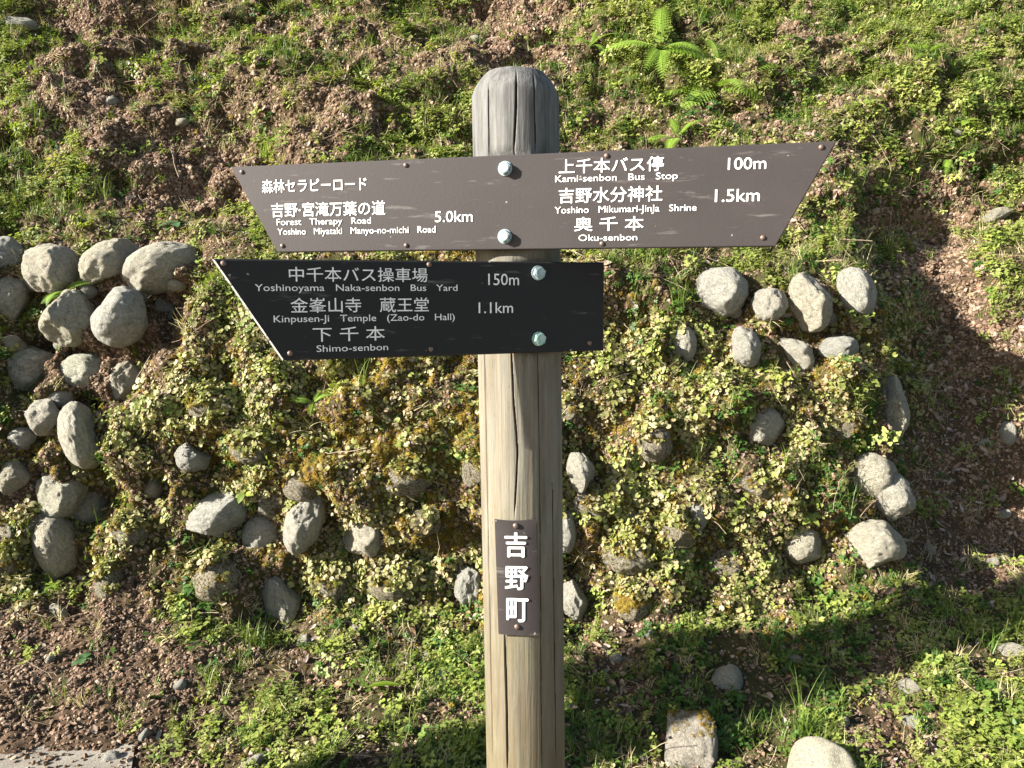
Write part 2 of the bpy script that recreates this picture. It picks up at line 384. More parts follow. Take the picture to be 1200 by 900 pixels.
V = G.reshape(-1, 3).astype(np.float32)
ii = (np.arange(nt_ - 1)[:, None] * nx_ + np.arange(nx_ - 1)[None, :]).ravel()
F = np.stack([ii, ii + 1, ii + nx_ + 1, ii + nx_], 1).astype(np.int32)
me.vertices.add(len(V)); me.vertices.foreach_set('co', V.ravel())
me.loops.add(F.size); me.loops.foreach_set('vertex_index', F.ravel())
me.polygons.add(len(F)); me.polygons.foreach_set('loop_start', np.arange(0, F.size, 4, dtype=np.int32))
me.update(calc_edges=True)
me.polygons.foreach_set('use_smooth', np.ones(len(F), dtype=bool))
ca = me.color_attributes.new('cover', 'FLOAT_COLOR', 'POINT')
cc = np.ones((len(V), 4), dtype=np.float32); cc[:, :3] = greenf.reshape(-1, 1)
ca.data.foreach_set('color', cc.ravel())
tag(link('ground', me, None, M_earth), kind='structure')

def ground_at(x_, y_):
    """nearest terrain vertex seen at a photo pixel -> point, normal, depth"""
    d = (PX - x_) ** 2 + (PY - y_) ** 2 + np.where(PZ > 1.9, 0, 1e9) + np.where(PZ < 9, 0, 1e9)
    near = d < 16
    if near.any(): d = np.where(near, PZ, 1e9)
    i = np.unravel_index(np.argmin(d), d.shape)
    n = NG[max(i[0] - 8, 0):i[0] + 9, max(i[1] - 8, 0):i[1] + 9].reshape(-1, 3).mean(0); n /= np.linalg.norm(n)
    return G[i].copy(), n, PZ[i]

# footpath, a concrete sheet in front of the bank
pv, pf = [], []
ex = np.linspace(-8, 8, 260)
ey = np.where(ex < -1.30, 2.52, 2.52 - np.clip((ex + 1.30) / .12, 0, 1) * .55) + .03 * fbm(np.stack([ex * 6, ex * 0, ex * 0], -1), 3)
def terr_z(x, y):
    col = np.argmin(np.abs(xs - x)); return float(np.interp(y, G[:, col, 1], G[:, col, 2]))
ys_ = [-8, -3, 0, 1, 1.5, 1.8, 1.95]
for x, y1 in zip(ex, ey):
    for y in list(ys_) + [1.95 + (y1 - 1.95) * .5, y1]:
        pv.append((x, y, .018))
    pv.append((x, y1 + .004, -.08))
nr = len(ys_) + 3
for i in range(len(ex) - 1):
    for j in range(nr - 1):
        a = i * nr + j; pf.append((a, a + nr, a + nr + 1, a + 1))
tag(link('footpath', mesh('footpath', pv, pf, M_conc, False)), kind='structure')

# ------------------------------------------------------------------ stones
def rock_mesh(name, m, seed, cuts=7, rough=.06, sub=5, sharp=.8, box=1.0):
    r = np.random.default_rng(seed)
    bm = bmesh.new(); bmesh.ops.create_icosphere(bm, subdivisions=sub, radius=1)
    co = np.array([v.co[:] for v in bm.verts])
    if box < 1: co = np.sign(co) * np.abs(co) ** box; co /= np.abs(co).max()
    for _ in range(cuts):
        n = r.normal(size=3); n /= np.linalg.norm(n)
        d = r.uniform(sharp, .97); s = co @ n
        over = np.clip(s - d, 0, None)
        co -= (over * r.uniform(.8, .97))[:, None] * n
    nn = co / np.linalg.norm(co, axis=1, keepdims=True)
    off = r.random(3) * 30
    co += nn * (rough * 1.8 * fbm(co * 1.4 + off, 2) + rough * .8 * fbm(co * 4 + off, 3) + rough * .42 * fbm(co * 9 + off, 4, .7) - rough * .7 * np.clip(1 - np.abs(fbm(co * 2.2 + off * 2, 3)) * 14, 0, 1))[:, None]
    for v, c in zip(bm.verts, co): v.co = c
    return bm_mesh(name, bm, m, True)
stone_wall = empty('stone_wall', (-.3, 3.3, .1))
tag(stone_wall, 'retaining wall of rounded pale stones, half buried under moss and leaves, behind the signpost', 'stone wall')
# px, py, width, height, tilt (deg, clockwise), mossy
ROCKS_PX = []
def put_rock(name, me, x_, y_, w_, h_, tilt, parent=None, sink=.25, deep=.85):
    p, n, z = ground_at(x_, y_)
    sw, sh = w_ * z / FPX / 2, h_ * z / FPX / 2
    sd = (sw + sh) / 2 * deep
    nh = Vector((n[0], n[1], n[2]))
    # frame: local y points into the bank, z up the picture
    view = Vector(p) - Vector((0, 0, CAM_H)); view.normalize()
    yy = (view * .6 - nh * .4).normalized()
    xx = yy.cross(Vector((0, 0, 1))).normalized(); zz = xx.cross(yy)
    R = Matrix((xx, yy, zz)).transposed()
    R = R @ Matrix.Rotation(math.radians(tilt), 3, 'Y')
    loc = Vector(p) + yy * sd * sink
    sw *= 1.02; sh *= 1.02
    o = link(name, me)
    Mx = Matrix.Translation(loc) @ R.to_4x4() @ Matrix.Diagonal((sw * 1.04, sd, sh * 1.04, 1))
    if parent is not None:
        o.parent = parent; o.matrix_basis = Matrix.Translation(-parent.location) @ Mx
    else: o.matrix_world = Mx
    ROCKS_PX.append((x_, y_, w_, h_, tilt, loc, sw, sd, sh, R, o))
    return o
for i, (a, b, c_, d_, t_, ms) in enumerate(WS):
    angular = i % 3 != 0
    me_ = rock_mesh('stone', M_stone_m if ms else M_stone, 100 + i, 9 if angular else 4, .075 if angular else .05, 5, .60 if angular else .8)
    put_rock('stone', me_, a, b, c_, d_, t_, stone_wall, (.26 if a < 990 else -.15) if not ms else .46, 1.15)

# loose stones on the ground
o = put_rock('stone_block', rock_mesh('stone_block', M_rough, 301, 8, .06, 5, .8, .55), 811, 874, 58, 74, 0, None, .1, .9)
tag(o, 'rough grey upright stone block with a mossy top, in the weeds right of the post', 'stone')
BLOCK = o
o = put_rock('rock', rock_mesh('rock', M_cream, 318, 3, .03, 5, .85, .8), 960, 906, 72, 76, 8, None, .1, .9)
tag(o, 'smooth cream-coloured boulder at the bottom edge, right of the grey block', 'rock')
CREAM = o
for a, b, c_, d_, lab in [(850, 795, 38, 42, 'small squarish grey stone standing in the shade behind the grey block'),
                          (357, 748, 20, 20, 'small round grey cobble at the foot of the wall, left of the post'),
                          (129, 888, 22, 24, 'small grey stone at the corner of the concrete path'),
                          (1065, 803, 26, 20, 'flat pinkish stone in the sunny litter at lower right'),
                          (27, 25, 34, 16, 'long pale stone sticking out of the slope at top left'),
                          (133, 116, 16, 12, 'little whitish stone on the bare soil of the upper left slope'),
                          (1186, 762, 34, 22, 'tan flat stone at the right edge among weeds'),
                          (1068, 842, 22, 20, 'pale broken stone among the weeds at lower right'),
                          (300, 893, 34, 20, 'tan stone at the bottom edge left of the post'),
                          (1178, 505, 18, 30, 'upright pale stone in the shaded litter on the right'),
                          (72, 718, 14, 34, 'slim pale stone on the soil below the left end of the wall'),
                          (1165, 250, 30, 14, 'dark flat stone on the bare earth of the right slope')]:
    o = put_rock('rock', rock_mesh('rock', M_stone, 400 + a, 8, .06, 4, .65), a, b, c_, d_, random.uniform(-25, 25), None, .15, .8)
    tag(o, lab, 'stone')
pebm = [rock_mesh('pebble', M_stone, 700 + i, 6, .06, 3, .65) for i in range(6)]
PB = [(1120, 154, 'pebble on the grassy slope far right, level with the top of the post'), (1150, 515, 'pebble in the shaded litter right of the wall, near the upright pale stone'),
      (1090, 640, 'pebble in the shade just right of the lowest stone at the wall end'), (1165, 655, 'pebble near the right edge, on the lit strip of litter'),
      (985, 845, 'pebble just above the cream boulder'), (720, 770, 'pebble in the dry litter between the post and the shadow'),
      (760, 740, 'pebble at the wall foot right of the post, under the mossiest stone'), (420, 735, 'pebble at the wall foot beneath the dark board, left of the post'),
      (500, 765, 'pebble in the litter close to the left side of the post'), (210, 800, 'pebble in the middle of the bare soil at lower left'),
      (170, 860, 'pebble on bare soil just above the end of the concrete path'), (60, 770, 'pebble on the bare soil left of the bluish seedling'),
      (215, 140, 'pebble on the bare brown slope above the left end of the upper board'), (560, 45, 'pebble on the bare patch of slope above the post'),
      (1180, 600, 'pebble at the right edge halfway down the shaded litter'), (930, 770, 'pebble in the middle of the broad shadow behind the boulder')]
for i, (a, b, lab) in enumerate(PB):
    s_ = random.uniform(10, 16)
    o = put_rock('pebble', pebm[i % 6], a, b, s_ * 1.2, s_ * .8, random.uniform(-60, 60), None, .0, 1)
    tag(o, 'small angular ' + lab, 'pebble', 'pebbles scattered on the bank')

# ------------------------------------------------------------------ prototype plants for the uncountable ground cover
class PM:
    def __init__(s): s.V = []; s.F = []
    def add(s, V, F):
        b = len(s.V); s.V += [tuple(v) for v in V]; s.F += [tuple(i + b for i in f) for f in F]
def frame(d, upv=Vector((0, 0, 1))):
    d = d.normalized(); sd = d.cross(upv)
    if sd.length < 1e-3: sd = Vector((1, 0, 0))
    sd.normalize(); return d, sd, sd.cross(d)
def leaf(pm, p, d, L, W, fold=.25, droop=.2, shape='oval', roll=0):
    d, s, u = frame(d)
    if roll: s, u = s * math.cos(roll) + u * math.sin(roll), u * math.cos(roll) - s * math.sin(roll)
    ws = {'oval': [(0, 0), (.25, .8), (.55, 1), (.85, .55), (1, 0)], 'lance': [(0, 0), (.25, .9), (.6, .7), (1, 0)], 'round': [(0, .1), (.2, .85), (.55, 1), (.85, .75), (1, .15)]}[shape]
    V = []; F = []
    for t, wd in ws:
        c = p + d * L * t - Vector((0, 0, 1)) * (droop * L * t * t) + u * 0
        V += [c + s * W * .5 * wd + u * fold * W * .5 * wd, c, c - s * W * .5 * wd + u * fold * W * .5 * wd]
    for i in range(len(ws) - 1):
        a = i * 3; F += [(a, a + 1, a + 4, a + 3), (a + 1, a + 2, a + 5, a + 4)]
    pm.add(V, F)
def stem(pm, p0, p1, r):
    d, s, u = frame(p1 - p0)
    V = [p + (s * math.cos(a) + u * math.sin(a)) * r for p in (p0, p1) for a in (0, 2.1, 4.2)]
    pm.add(V, [(0, 1, 4, 3), (1, 2, 5, 4), (2, 0, 3, 5)])
def proto(name, pm, m): return bpy.data.objects.new(name, mesh(name, pm.V, pm.F, m, True))
def rv(zlo, zhi):
    a = random.uniform(0, 6.283); z = random.uniform(zlo, zhi); r = math.sqrt(max(0, 1 - z * z)); return Vector((r * math.cos(a), r * math.sin(a), z))
def make_sprig(m, n, h, L, W, shape, spread=.5):
    pm = PM()
    for b in range(random.randint(3, 5)):
        dr = rv(.3, .95); tip = dr * h * random.uniform(.6, 1.1); stem(pm, Vector((0, 0, -.01)), tip, .0008)
        for i in range(n):
            t = (i + 1) / n; q = tip * t
            a = i * 2.4 + b
            d = (Vector((math.cos(a), math.sin(a), random.uniform(-.1, .8)))).normalized()
            leaf(pm, q, d, L * random.uniform(.6, 1.15) * (1.1 - .4 * t), W * random.uniform(.7, 1.1), random.uniform(.05, .4), random.uniform(.0, .4), shape)
    return proto('sprig', pm, m)
def make_trifoil(m, n, h, L):
    pm = PM()
    for b in range(n):
        dr = rv(.35, .95); tip = dr * h * random.uniform(.5, 1.1); stem(pm, Vector((0, 0, -.01)), tip, .0007)
        a0 = random.uniform(0, 6)
        for j in range(3):
            a = a0 + j * 2.094; leaf(pm, tip, Vector((math.cos(a), math.sin(a), .25)), L * random.uniform(.8, 1.2), L * .85, .2, .25, 'round')
    return proto('clover', pm, m)
def blade(pm, p, az, L, lean, W, curl):
    V = []; n = 5; d = Vector((math.cos(az), math.sin(az), 0)); s = Vector((-d.y, d.x, 0)); pos = p.copy(); ang = lean
    for i in range(n + 1):
        wd = W * (1 - (i / n) ** 1.5) * .5 + .0002
        V += [pos + s * wd, pos - s * wd]
        pos = pos + (d * math.sin(ang) + Vector((0, 0, 1)) * math.cos(ang)) * (L / n); ang += curl / n
    pm.add(V, [(2 * i, 2 * i + 1, 2 * i + 3, 2 * i + 2) for i in range(n)])
def make_grass(m, n, L, W=.0028, curl=1.2):
    pm = PM()
    for _ in range(n): blade(pm, Vector((random.gauss(0, .012), random.gauss(0, .012), -.005)), random.uniform(0, 6.28), L * random.uniform(.4, 1.15), random.uniform(.05, .6), W * random.uniform(.6, 1.2), random.uniform(.2, curl))
    return proto('grass_tuft', pm, m)
def round_leaf(pm, c, n, R, cup, teeth=7):
    n = n.normalized(); a_ = n.orthogonal().normalized(); b_ = n.cross(a_)
    K = teeth * 2; V = [c - n * cup * R * .5]; ph = random.uniform(0, 6.28)
    for i in range(K):
        a = ph + i / K * 5.9; r = R * (1.0 if i % 2 else .95) * .6; V.append(c + (a_ * math.cos(a) + b_ * math.sin(a)) * r - n * cup * R * .25)
    for i in range(K):
        a = ph + i / K * 5.9; r = R * (1.02 if i % 2 else .93) * random.uniform(.95, 1.05); V.append(c + (a_ * math.cos(a) + b_ * math.sin(a)) * r + n * cup * R * random.uniform(.1, .4))
    F = []
    for i in range(K - 1):
        F.append((0, 1 + i, 2 + i)); F.append((1 + i, 1 + K + i, 2 + K + i, 2 + i))
    pm.add(V, F)
def make_sax(m, n, R):
    pm = PM()
    for i in range(n):
        q = Vector((random.gauss(0, .014), random.gauss(0, .014), random.uniform(.004, .02)))
        stem(pm, Vector((0, 0, -.01)), q, .001)
        round_leaf(pm, q, Vector((random.gauss(0, .38), random.gauss(0, .38), 1)), R * random.uniform(.45, 1.15), random.uniform(-.25, .6))
    return proto('saxifrage', pm, m)
def make_moss(m, n, R):
    pm = PM()
    for i in range(n):
        d = rv(.15, 1); q = Vector((random.gauss(0, R * .4), random.gauss(0, R * .4), 0)); L = R * random.uniform(.35, .9)
        a = d.orthogonal().normalized() * R * .09; b = d.cross(a.normalized()) * R * .09
        q0 = q + d * R * .25
        pm.add([q0 + a, q0 - a * .5 + b, q0 - a * .5 - b, q0 + d * L], [(0, 1, 3), (1, 2, 3), (2, 0, 3)])
    return proto('moss', pm, m)
def make_chip(m, s, flat=.35):
    pm = PM(); bm = bmesh.new(); bmesh.ops.create_icosphere(bm, subdivisions=1, radius=1)
    for v in bm.verts:
        k_ = random.uniform(.65, 1.15); v.co = Vector((v.co.x * k_ * s * 1.3, v.co.y * k_ * s * .85, v.co.z * flat * s * k_))
    V = [v.co.copy() for v in bm.verts]; F = [[v.index for v in f.verts] for f in bm.faces]; bm.free(); pm.add(V, F)
    return bpy.data.objects.new('crumb', mesh('crumb', pm.V, pm.F, m, False))
def make_dead(m, L, W):
    pm = PM(); n = 6; c1 = random.uniform(-1.6, 1.6); tw = random.uniform(-.8, .8); cup = random.uniform(.2, 1.2)
    V = []; F = []
    for i in range(n + 1):
        t = i / n; wd = W * math.sin(math.pi * min(.04 + t * .95, 1)) ** .7 * .5
        a = c1 * (t - .5); c = Vector((L * (t - .5), 0, L * .3 * (1 - math.cos(a * 1.3)) + .004)); rt = tw * (t - .5)
        for sgn in (-1, -.5, 0, .5, 1):
            V.append(c + Vector((0, math.cos(rt) * wd * sgn, math.sin(rt) * wd * sgn + cup * wd * sgn * sgn * .7)))
    for i in range(n):
        for j in range(4):
            a = i * 5 + j; F.append((a, a + 1, a + 6, a + 5))
    pm.add(V, F); return proto('dead_leaf', pm, m)
def make_twig(m, L):
    pm = PM(); p = Vector((-L / 2, 0, .004)); d = Vector((1, 0, .05))
    for i in range(5):
        d = (d + Vector((0, random.gauss(0, .3), random.gauss(0, .12)))).normalized(); q = p + d * L / 5; stem(pm, p, q, .0012); p = q
    return proto('twig', pm, m)

PR = dict(
    weed=[make_sprig(M_weed, 5, .035, .016, .009, 'oval') for _ in range(3)] + [make_sprig(M_weed, 7, .07, .018, .008, 'lance') for _ in range(1)] + [make_trifoil(M_weed, 9, .035, .009) for _ in range(3)],
    dark=[make_sprig(M_dark, 5, .04, .018, .010, 'oval') for _ in range(3)] + [make_trifoil(M_dark, 8, .035, .010) for _ in range(2)],
    broad=[make_sprig(M_dark, 3, .045, .032, .016, 'lance') for _ in range(2)] + [make_sprig(M_weed, 3, .05, .032, .015, 'lance') for _ in range(2)],
    grass=[make_grass(M_grass, 16, .08) for _ in range(3)] + [make_grass(M_grass, 9, .13, .003, 1.8)],
    sax=[make_sax(M_sax, 3, .0085) for _ in range(4)] + [make_sax(M_sax, 3, .0115) for _ in range(3)] + [make_sax(M_sax, 2, .0165) for _ in range(1)],
    moss=[make_moss(M_moss, 40, .014) for _ in range(4)],
    chip=[make_chip(M_chip, random.uniform(.004, .0075), random.uniform(.35, .8)) for _ in range(7)],
    dead=[make_dead(M_dead, .045, .02), make_dead(M_dead, .03, .016), make_dead(M_dead, .055, .018), make_dead(M_dead, .035, .024), make_dead(M_dead, .025, .01)],
    straw=[make_grass(M_straw, 12, .09, .0022, 2.2) for _ in range(3)],
    twig=[make_twig(M_twig, .12), make_twig(M_twig, .2), make_twig(M_twig, .08)])

# ------------------------------------------------------------------ scatter
Gc = (G[:-1, :-1] + G[1:, 1:]) / 2
area = np.linalg.norm(np.cross(G[:-1, 1:] - G[:-1, :-1], G[1:, :-1] - G[:-1, :-1]), axis=-1)
CX, CY, CZ = project(Gc)
okc = (Gc[..., 1] > 1.75) & (Gc[..., 1] < 7.6) & (Gc[..., 0] > -4.0) & (Gc[..., 0] < 4.2)
onpath = ((Gc[..., 0] < -1.28) & (Gc[..., 1] < 2.56)) | (Gc[..., 1] < 1.99)
okp = okc & onpath
okc &= ~onpath
inview = (CX > -80) & (CX < 1280) & (CY > -80) & (CY < 980)
vis_w = np.where(inview, 1.0, .35)
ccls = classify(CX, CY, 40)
clump = fbm(Gc * 5.5 + 40, 3); clump2 = fbm(Gc * 16 + 11, 2); clump3 = fbm(Gc * 4.3 + 90, 3)
rockmask = np.ones(CX.shape)
for (a, b, c_, d_, t_, _r) in [(q[0], q[1], q[2], q[3], q[4], [WS[i_][5]] if i_ < len(WS) else []) for i_, q in enumerate(ROCKS_PX)]:
    if c_ < 20: continue
    s_ = max(c_, d_)
    box = (np.abs(CX - a) < s_) & (np.abs(CY - b) < s_)
    if not box.any(): continue
    th = math.radians(t_); dx = CX - a; dy = CY - b
    u_ = (dx * math.cos(th) + dy * math.sin(th)) / (c_ * .5); v_ = (-dx * math.sin(th) + dy * math.cos(th)) / (d_ * .5)
    rockmask = np.where(box & (u_ * u_ + v_ * v_ < (.45 if (_r and _r[0] == 1) else .9)), 0.0, rockmask)
# keep cover off the foot of the post
def dens(name):
    #                 s    w    g    x    m    l    d
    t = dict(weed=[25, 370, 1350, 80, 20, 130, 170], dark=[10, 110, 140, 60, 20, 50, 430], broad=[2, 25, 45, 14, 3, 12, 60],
             grass=[14, 130, 240, 24, 10, 40, 110], sax=[14, 50, 20, 2500, 1100, 0, 160], moss=[0, 60, 10, 900, 2600, 0, 60],
             chip=[9500, 5200, 1800, 6500, 7500, 5200, 3500], dead=[70, 90, 30, 50, 25, 620, 100], straw=[25, 110, 110, 14, 6, 50, 60], twig=[50, 90, 50, 30, 20, 80, 40])[name]
    return np.array(t, float)[ccls]
def scatter(name, label, cat, zmix=.5, tilt=.25, smin=.7, smax=1.3, clumpf=None, lift=0.0, obj=None, extra=None, mult=1.0):
    D = dens(obj or name) * okc * vis_w * mult
    if name == 'soil_crumbs': D = D + okp * (300 + 5000 * np.exp(-((2.54 - Gc[..., 1]) / .09)) * (Gc[..., 1] > 2.2) + 3500 * np.exp(-np.abs(Gc[..., 0] + 1.30) / .05) * (Gc[..., 1] > 2.0))
    if clumpf is not None: D = D * clumpf
    if name != 'soil_crumbs': D = D * np.where(rockmask > 0, 1, .0)
    lam = D * area
    cnt = rng.poisson(lam)
    idx = np.repeat(np.arange(cnt.size), cnt.ravel())
    i, j = np.unravel_index(idx, cnt.shape)
    a, b = rng.random(len(i))[:, None], rng.random(len(i))[:, None]
    p = (G[i, j] * (1 - a) * (1 - b) + G[i + 1, j] * a * (1 - b) + G[i, j + 1] * (1 - a) * b + G[i + 1, j + 1] * a * b)
    n = NG[i, j]
    if name == 'soil_crumbs':
        pth = ((p[:, 0] < -1.28) & (p[:, 1] < 2.56)) | (p[:, 1] < 1.99)
        p[:, 2] = np.where(pth, np.maximum(p[:, 2], .020), p[:, 2])
    if extra is not None: p = np.concatenate([p, extra[0]]); n = np.concatenate([n, extra[1]])
    instance(name, p, n, PR[obj or name], label, cat, zmix, tilt, smin, smax, lift)
NPTS = {}
def instance(name, p, n, protos, label, cat, zmix, tilt, smin, smax, lift=0):
    N = len(p); NPTS[name] = N
    z = n * (1 - zmix) + np.array([0, 0, 1.0]) * zmix + SUNV * .15 + rng.normal(0, tilt, (N, 3))
    z /= np.linalg.norm(z, axis=1, keepdims=True)
    h = rng.normal(size=(N, 3)); x = np.cross(h, z); x /= np.linalg.norm(x, axis=1, keepdims=True); y = np.cross(z, x)
    R20, R21, R22, R10, R00 = x[:, 2], y[:, 2], z[:, 2], x[:, 1], x[:, 0]
    eul = np.stack([np.arctan2(R21, R22), -np.arcsin(np.clip(R20, -1, 1)), np.arctan2(R10, R00)], 1)
    sc = np.exp(rng.uniform(math.log(smin), math.log(smax), N))
    if name in ('soil_crumbs', 'leaf_litter'): sc *= np.where(p[:, 1] > 3.95, 1.35 if name == 'soil_crumbs' else 1.0, 1.0)
    me = bpy.data.meshes.new(name); me.vertices.add(N)
    me.vertices.foreach_set('co', (p + n * lift).astype(np.float32).ravel())
    for nm, typ, dat, key in (('rot', 'FLOAT_VECTOR', eul, 'vector'), ('siz', 'FLOAT', sc, 'value'), ('pick', 'INT', rng.integers(0, len(protos), N), 'value')):
        at_ = me.attributes.new(nm, typ, 'POINT'); at_.data.foreach_set(key, np.ascontiguousarray(dat, dtype=np.int32 if typ == 'INT' else np.float32).ravel())
    o = link(name, me); tag(o, label, cat, None, 'stuff')
    ng = bpy.data.node_groups.new(name, 'GeometryNodeTree')
    ng.interface.new_socket('Geometry', in_out='INPUT', socket_type='NodeSocketGeometry'); ng.interface.new_socket('Geometry', in_out='OUTPUT', socket_type='NodeSocketGeometry')
    gi = ng.nodes.new('NodeGroupInput'); go = ng.nodes.new('NodeGroupOutput')
    jn = ng.nodes.new('GeometryNodeJoinGeometry')
    def attr(nm, typ):
        a = ng.nodes.new('GeometryNodeInputNamedAttribute'); a.data_type = typ; a.inputs['Name'].default_value = nm; return a.outputs['Attribute']
    rot, siz, pick = attr('rot', 'FLOAT_VECTOR'), attr('siz', 'FLOAT'), attr('pick', 'INT')
    for q, pr in enumerate(protos):
        oi = ng.nodes.new('GeometryNodeObjectInfo'); oi.inputs['Object'].default_value = pr; oi.inputs['As Instance'].default_value = True
        cmp_ = ng.nodes.new('FunctionNodeCompare'); cmp_.data_type = 'INT'; cmp_.operation = 'EQUAL'
        ng.links.new(pick, cmp_.inputs[2]); cmp_.inputs[3].default_value = q
        ip = ng.nodes.new('GeometryNodeInstanceOnPoints')
        ng.links.new(gi.outputs[0], ip.inputs['Points']); ng.links.new(cmp_.outputs[0], ip.inputs['Selection'])
        ng.links.new(oi.outputs['Geometry'], ip.inputs['Instance']); ng.links.new(rot, ip.inputs['Rotation']); ng.links.new(siz, ip.inputs['Scale'])
        ng.links.new(ip.outputs[0], jn.inputs[0])
    ng.links.new(jn.outputs[0], go.inputs[0])
    md = o.modifiers.new('scatter', 'NODES'); md.node_group = ng
    return o
ss = lambda A, a, b: np.clip((A - a) / (b - a), 0, 1)
# moss and leaves that sit on the mossy stones and on the tops of others
ep, en = [], []
for r_i, (a, b, c_, d_, t_, loc, sw, sd, sh, R, o) in enumerate(ROCKS_PX):
    mossy = (r_i < len(WS) and WS[r_i][5]) or o is BLOCK
    kk = 900 if mossy else 0
    if not mossy: continue
    if c_ < 24 or o is CREAM: continue
    mw = o.matrix_basis if o.parent is None else Matrix.Translation(o.parent.location) @ o.matrix_basis
    vs = np.array([v.co[:] for v in o.data.vertices]); A = np.array(mw); wv = vs @ A[:3, :3].T + A[:3, 3]
    nv = np.array([v.normal[:] for v in o.data.vertices]) @ np.linalg.inv(A[:3, :3]); nv /= np.linalg.norm(nv, axis=1, keepdims=True)
    wgt = ss(nv[:, 2] + .5 * fbm(wv * 14, 2), .05, .9) * (fbm(wv * 9 + 7, 2) > -.12) * (nv[:, 1] < .5)
    if o is BLOCK: wgt = ss(nv[:, 2], .7, .95) * (wv[:, 2] > wv[:, 2].max() - .035)
    if wgt.sum() <= 0: continue
    pk = rng.choice(len(wv), int(kk * (sw + sh) * 6), p=wgt / wgt.sum())
    if o is BLOCK: pk = pk[:len(pk) // 3]; wv = wv - nv * .007
    ep.append(wv[pk] + rng.normal(0, .003, (len(pk), 3))); en.append(nv[pk])
ep, en = np.concatenate(ep), np.concatenate(en)
scatter('soil_crumbs', 'loose reddish brown crumbs and chips of soil strewn over the bank', 'soil', .1, .5, .45, 1.9, obj='chip', clumpf=.5 + ss(clump2, -.3, .3))
scatter('leaf_litter', 'dry grey and tan fallen leaves lying between the weeds', 'leaf litter', .1, .35, .5, 1.2, obj='dead', clumpf=.4 + 1.2 * ss(clump, -.2, .3), lift=.003)
scatter('dry_stems', 'thin dry stems and twigs lying over the bank', 'twigs', .1, .25, .5, 1.4, obj='twig', lift=.006)
scatter('weeds', 'low bright green small-leaved weeds covering the slope', 'weeds', .55, .25, .5, 1.7, obj='weed', clumpf=(.08 + 1.8 * ss(clump, -.14, .14)) * (.25 + 1.1 * ss(clump2, -.25, .05)))
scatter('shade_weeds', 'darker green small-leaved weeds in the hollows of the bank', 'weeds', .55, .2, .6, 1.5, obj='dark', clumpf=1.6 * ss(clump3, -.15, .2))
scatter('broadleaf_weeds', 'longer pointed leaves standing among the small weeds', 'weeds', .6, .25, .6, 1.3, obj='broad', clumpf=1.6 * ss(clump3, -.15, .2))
scatter('short_grass', 'short thin grass blades growing through the weeds', 'grass', .8, .12, .45, 1.25, obj='grass', clumpf=1.7 * ss(clump3, -.1, .25))
scatter('dry_grass', 'short dry straw coloured grass blades among the green weeds', 'dry grass', .55, .4, .5, 1.2, obj='straw', clumpf=.3 + 1.3 * ss(clump2, -.1, .2))
scatter('round_leaf_cover', 'pale green round scalloped leaves creeping over the stone wall', 'saxifrage', .15, .3, .5, 1.35, obj='sax', clumpf=(.12 + 1.5 * ss(clump, -.2, .15)) * (.15 + 1.2 * ss(clump2, -.2, .12)), lift=.004)
scatter('brown_moss', 'golden brown moss tufts covering the stone wall', 'moss', .1, .3, .5, 1.5, obj='moss', clumpf=.4 + 1.4 * ss(clump3, -.15, .2))
instance('stone_moss', ep, en, PR['moss'], 'short golden brown moss growing on top of the wall stones', 'moss', .1, .3, .35, .9)
sel = (rng.random(len(ep)) < .16) & ~((ep[:, 2] < .3) & (ep[:, 0] > .4))
instance('stone_round_leaves', ep[sel] + en[sel] * .006, en[sel], PR['sax'], 'small round scalloped leaves rooted on the mossy wall stones', 'saxifrage', .1, .35, .5, 1.3)
print('instances', NPTS)

# ------------------------------------------------------------------ single plants one can point to
def plant_root(name, x_, y_, label, cat, up=.5):
    p, n, z = ground_at(x_, y_)
    e = empty(name, tuple(p)); nn = Vector(n) * (1 - up) + Vector((0, 0, 1)) * up
    e.rotation_euler = nn.to_track_quat('Z', 'Y').to_euler(); e.rotation_euler.rotate_axis('Z', random.uniform(0, 6))
    return tag(e, label, cat)
def frond_mesh(L, m):
    pm = PM(); n = 20; p = Vector((0, 0, 0)); ang = .35; W = L * .19
    for i in range(n):
        t = (i + 1) / n; q = p + Vector((math.sin(ang), 0, math.cos(ang))) * L / n; stem(pm, p, q, .0014 * (1.2 - t)); p = q; ang += 1.5 / n
        if t < .12: continue
        pl = W * (math.sin(math.pi * min(1, .12 + t * .86)) ** .8) + .004
        for sg in (-1, 1):
            d = Vector((math.sin(ang) * .45, sg, math.cos(ang) * .45 - .12)).normalized(); m_ = 7
            for j in range(m_):
                tt = (j + .5) / m_; c = q + d * pl * tt; w_ = pl * .14 * (1.15 - tt)
                ax = Vector((math.sin(ang), 0, math.cos(ang)))
                for s2 in (-1, 1):
                    pm.add([c - d * w_ * .6, c + ax * s2 * w_ * 1.5 + d * w_ * .5, c + d * w_ * .7], [(0, 1, 2)])
            leaf(pm, q, d, pl, pl * .08, .1, .02, 'lance')
    return mesh('frond', pm.V, pm.F, m)
def fern(x_, y_, L, n, label, cat='fern', m=None, azs=None):
    e = plant_root('fern', x_, y_, label, cat, .3)
    e.rotation_euler = Vector((0, -.6, .8)).to_track_quat('Z', 'Y').to_euler()
    for i in range(n):
        az = azs[i] if azs else i * 6.283 / n + random.uniform(-.3, .3)
        f = link('frond', frond_mesh(L * random.uniform(.75, 1.1), m or M_fern), e); f.rotation_euler = (random.uniform(-.35, .35), random.uniform(.1, .7), az); f.scale = (1, random.uniform(.75, 1), random.uniform(.8, 1.15))
    return e
fern(775, 62, .42, 8, 'bright green fern with long arching fronds above the right arm of the sign')
fern(838, 108, .46, 8, 'broad fern leaning left on the slope just above the upper board')
fern(690, 58, .24, 5, 'fern partly hidden behind the top of the post')
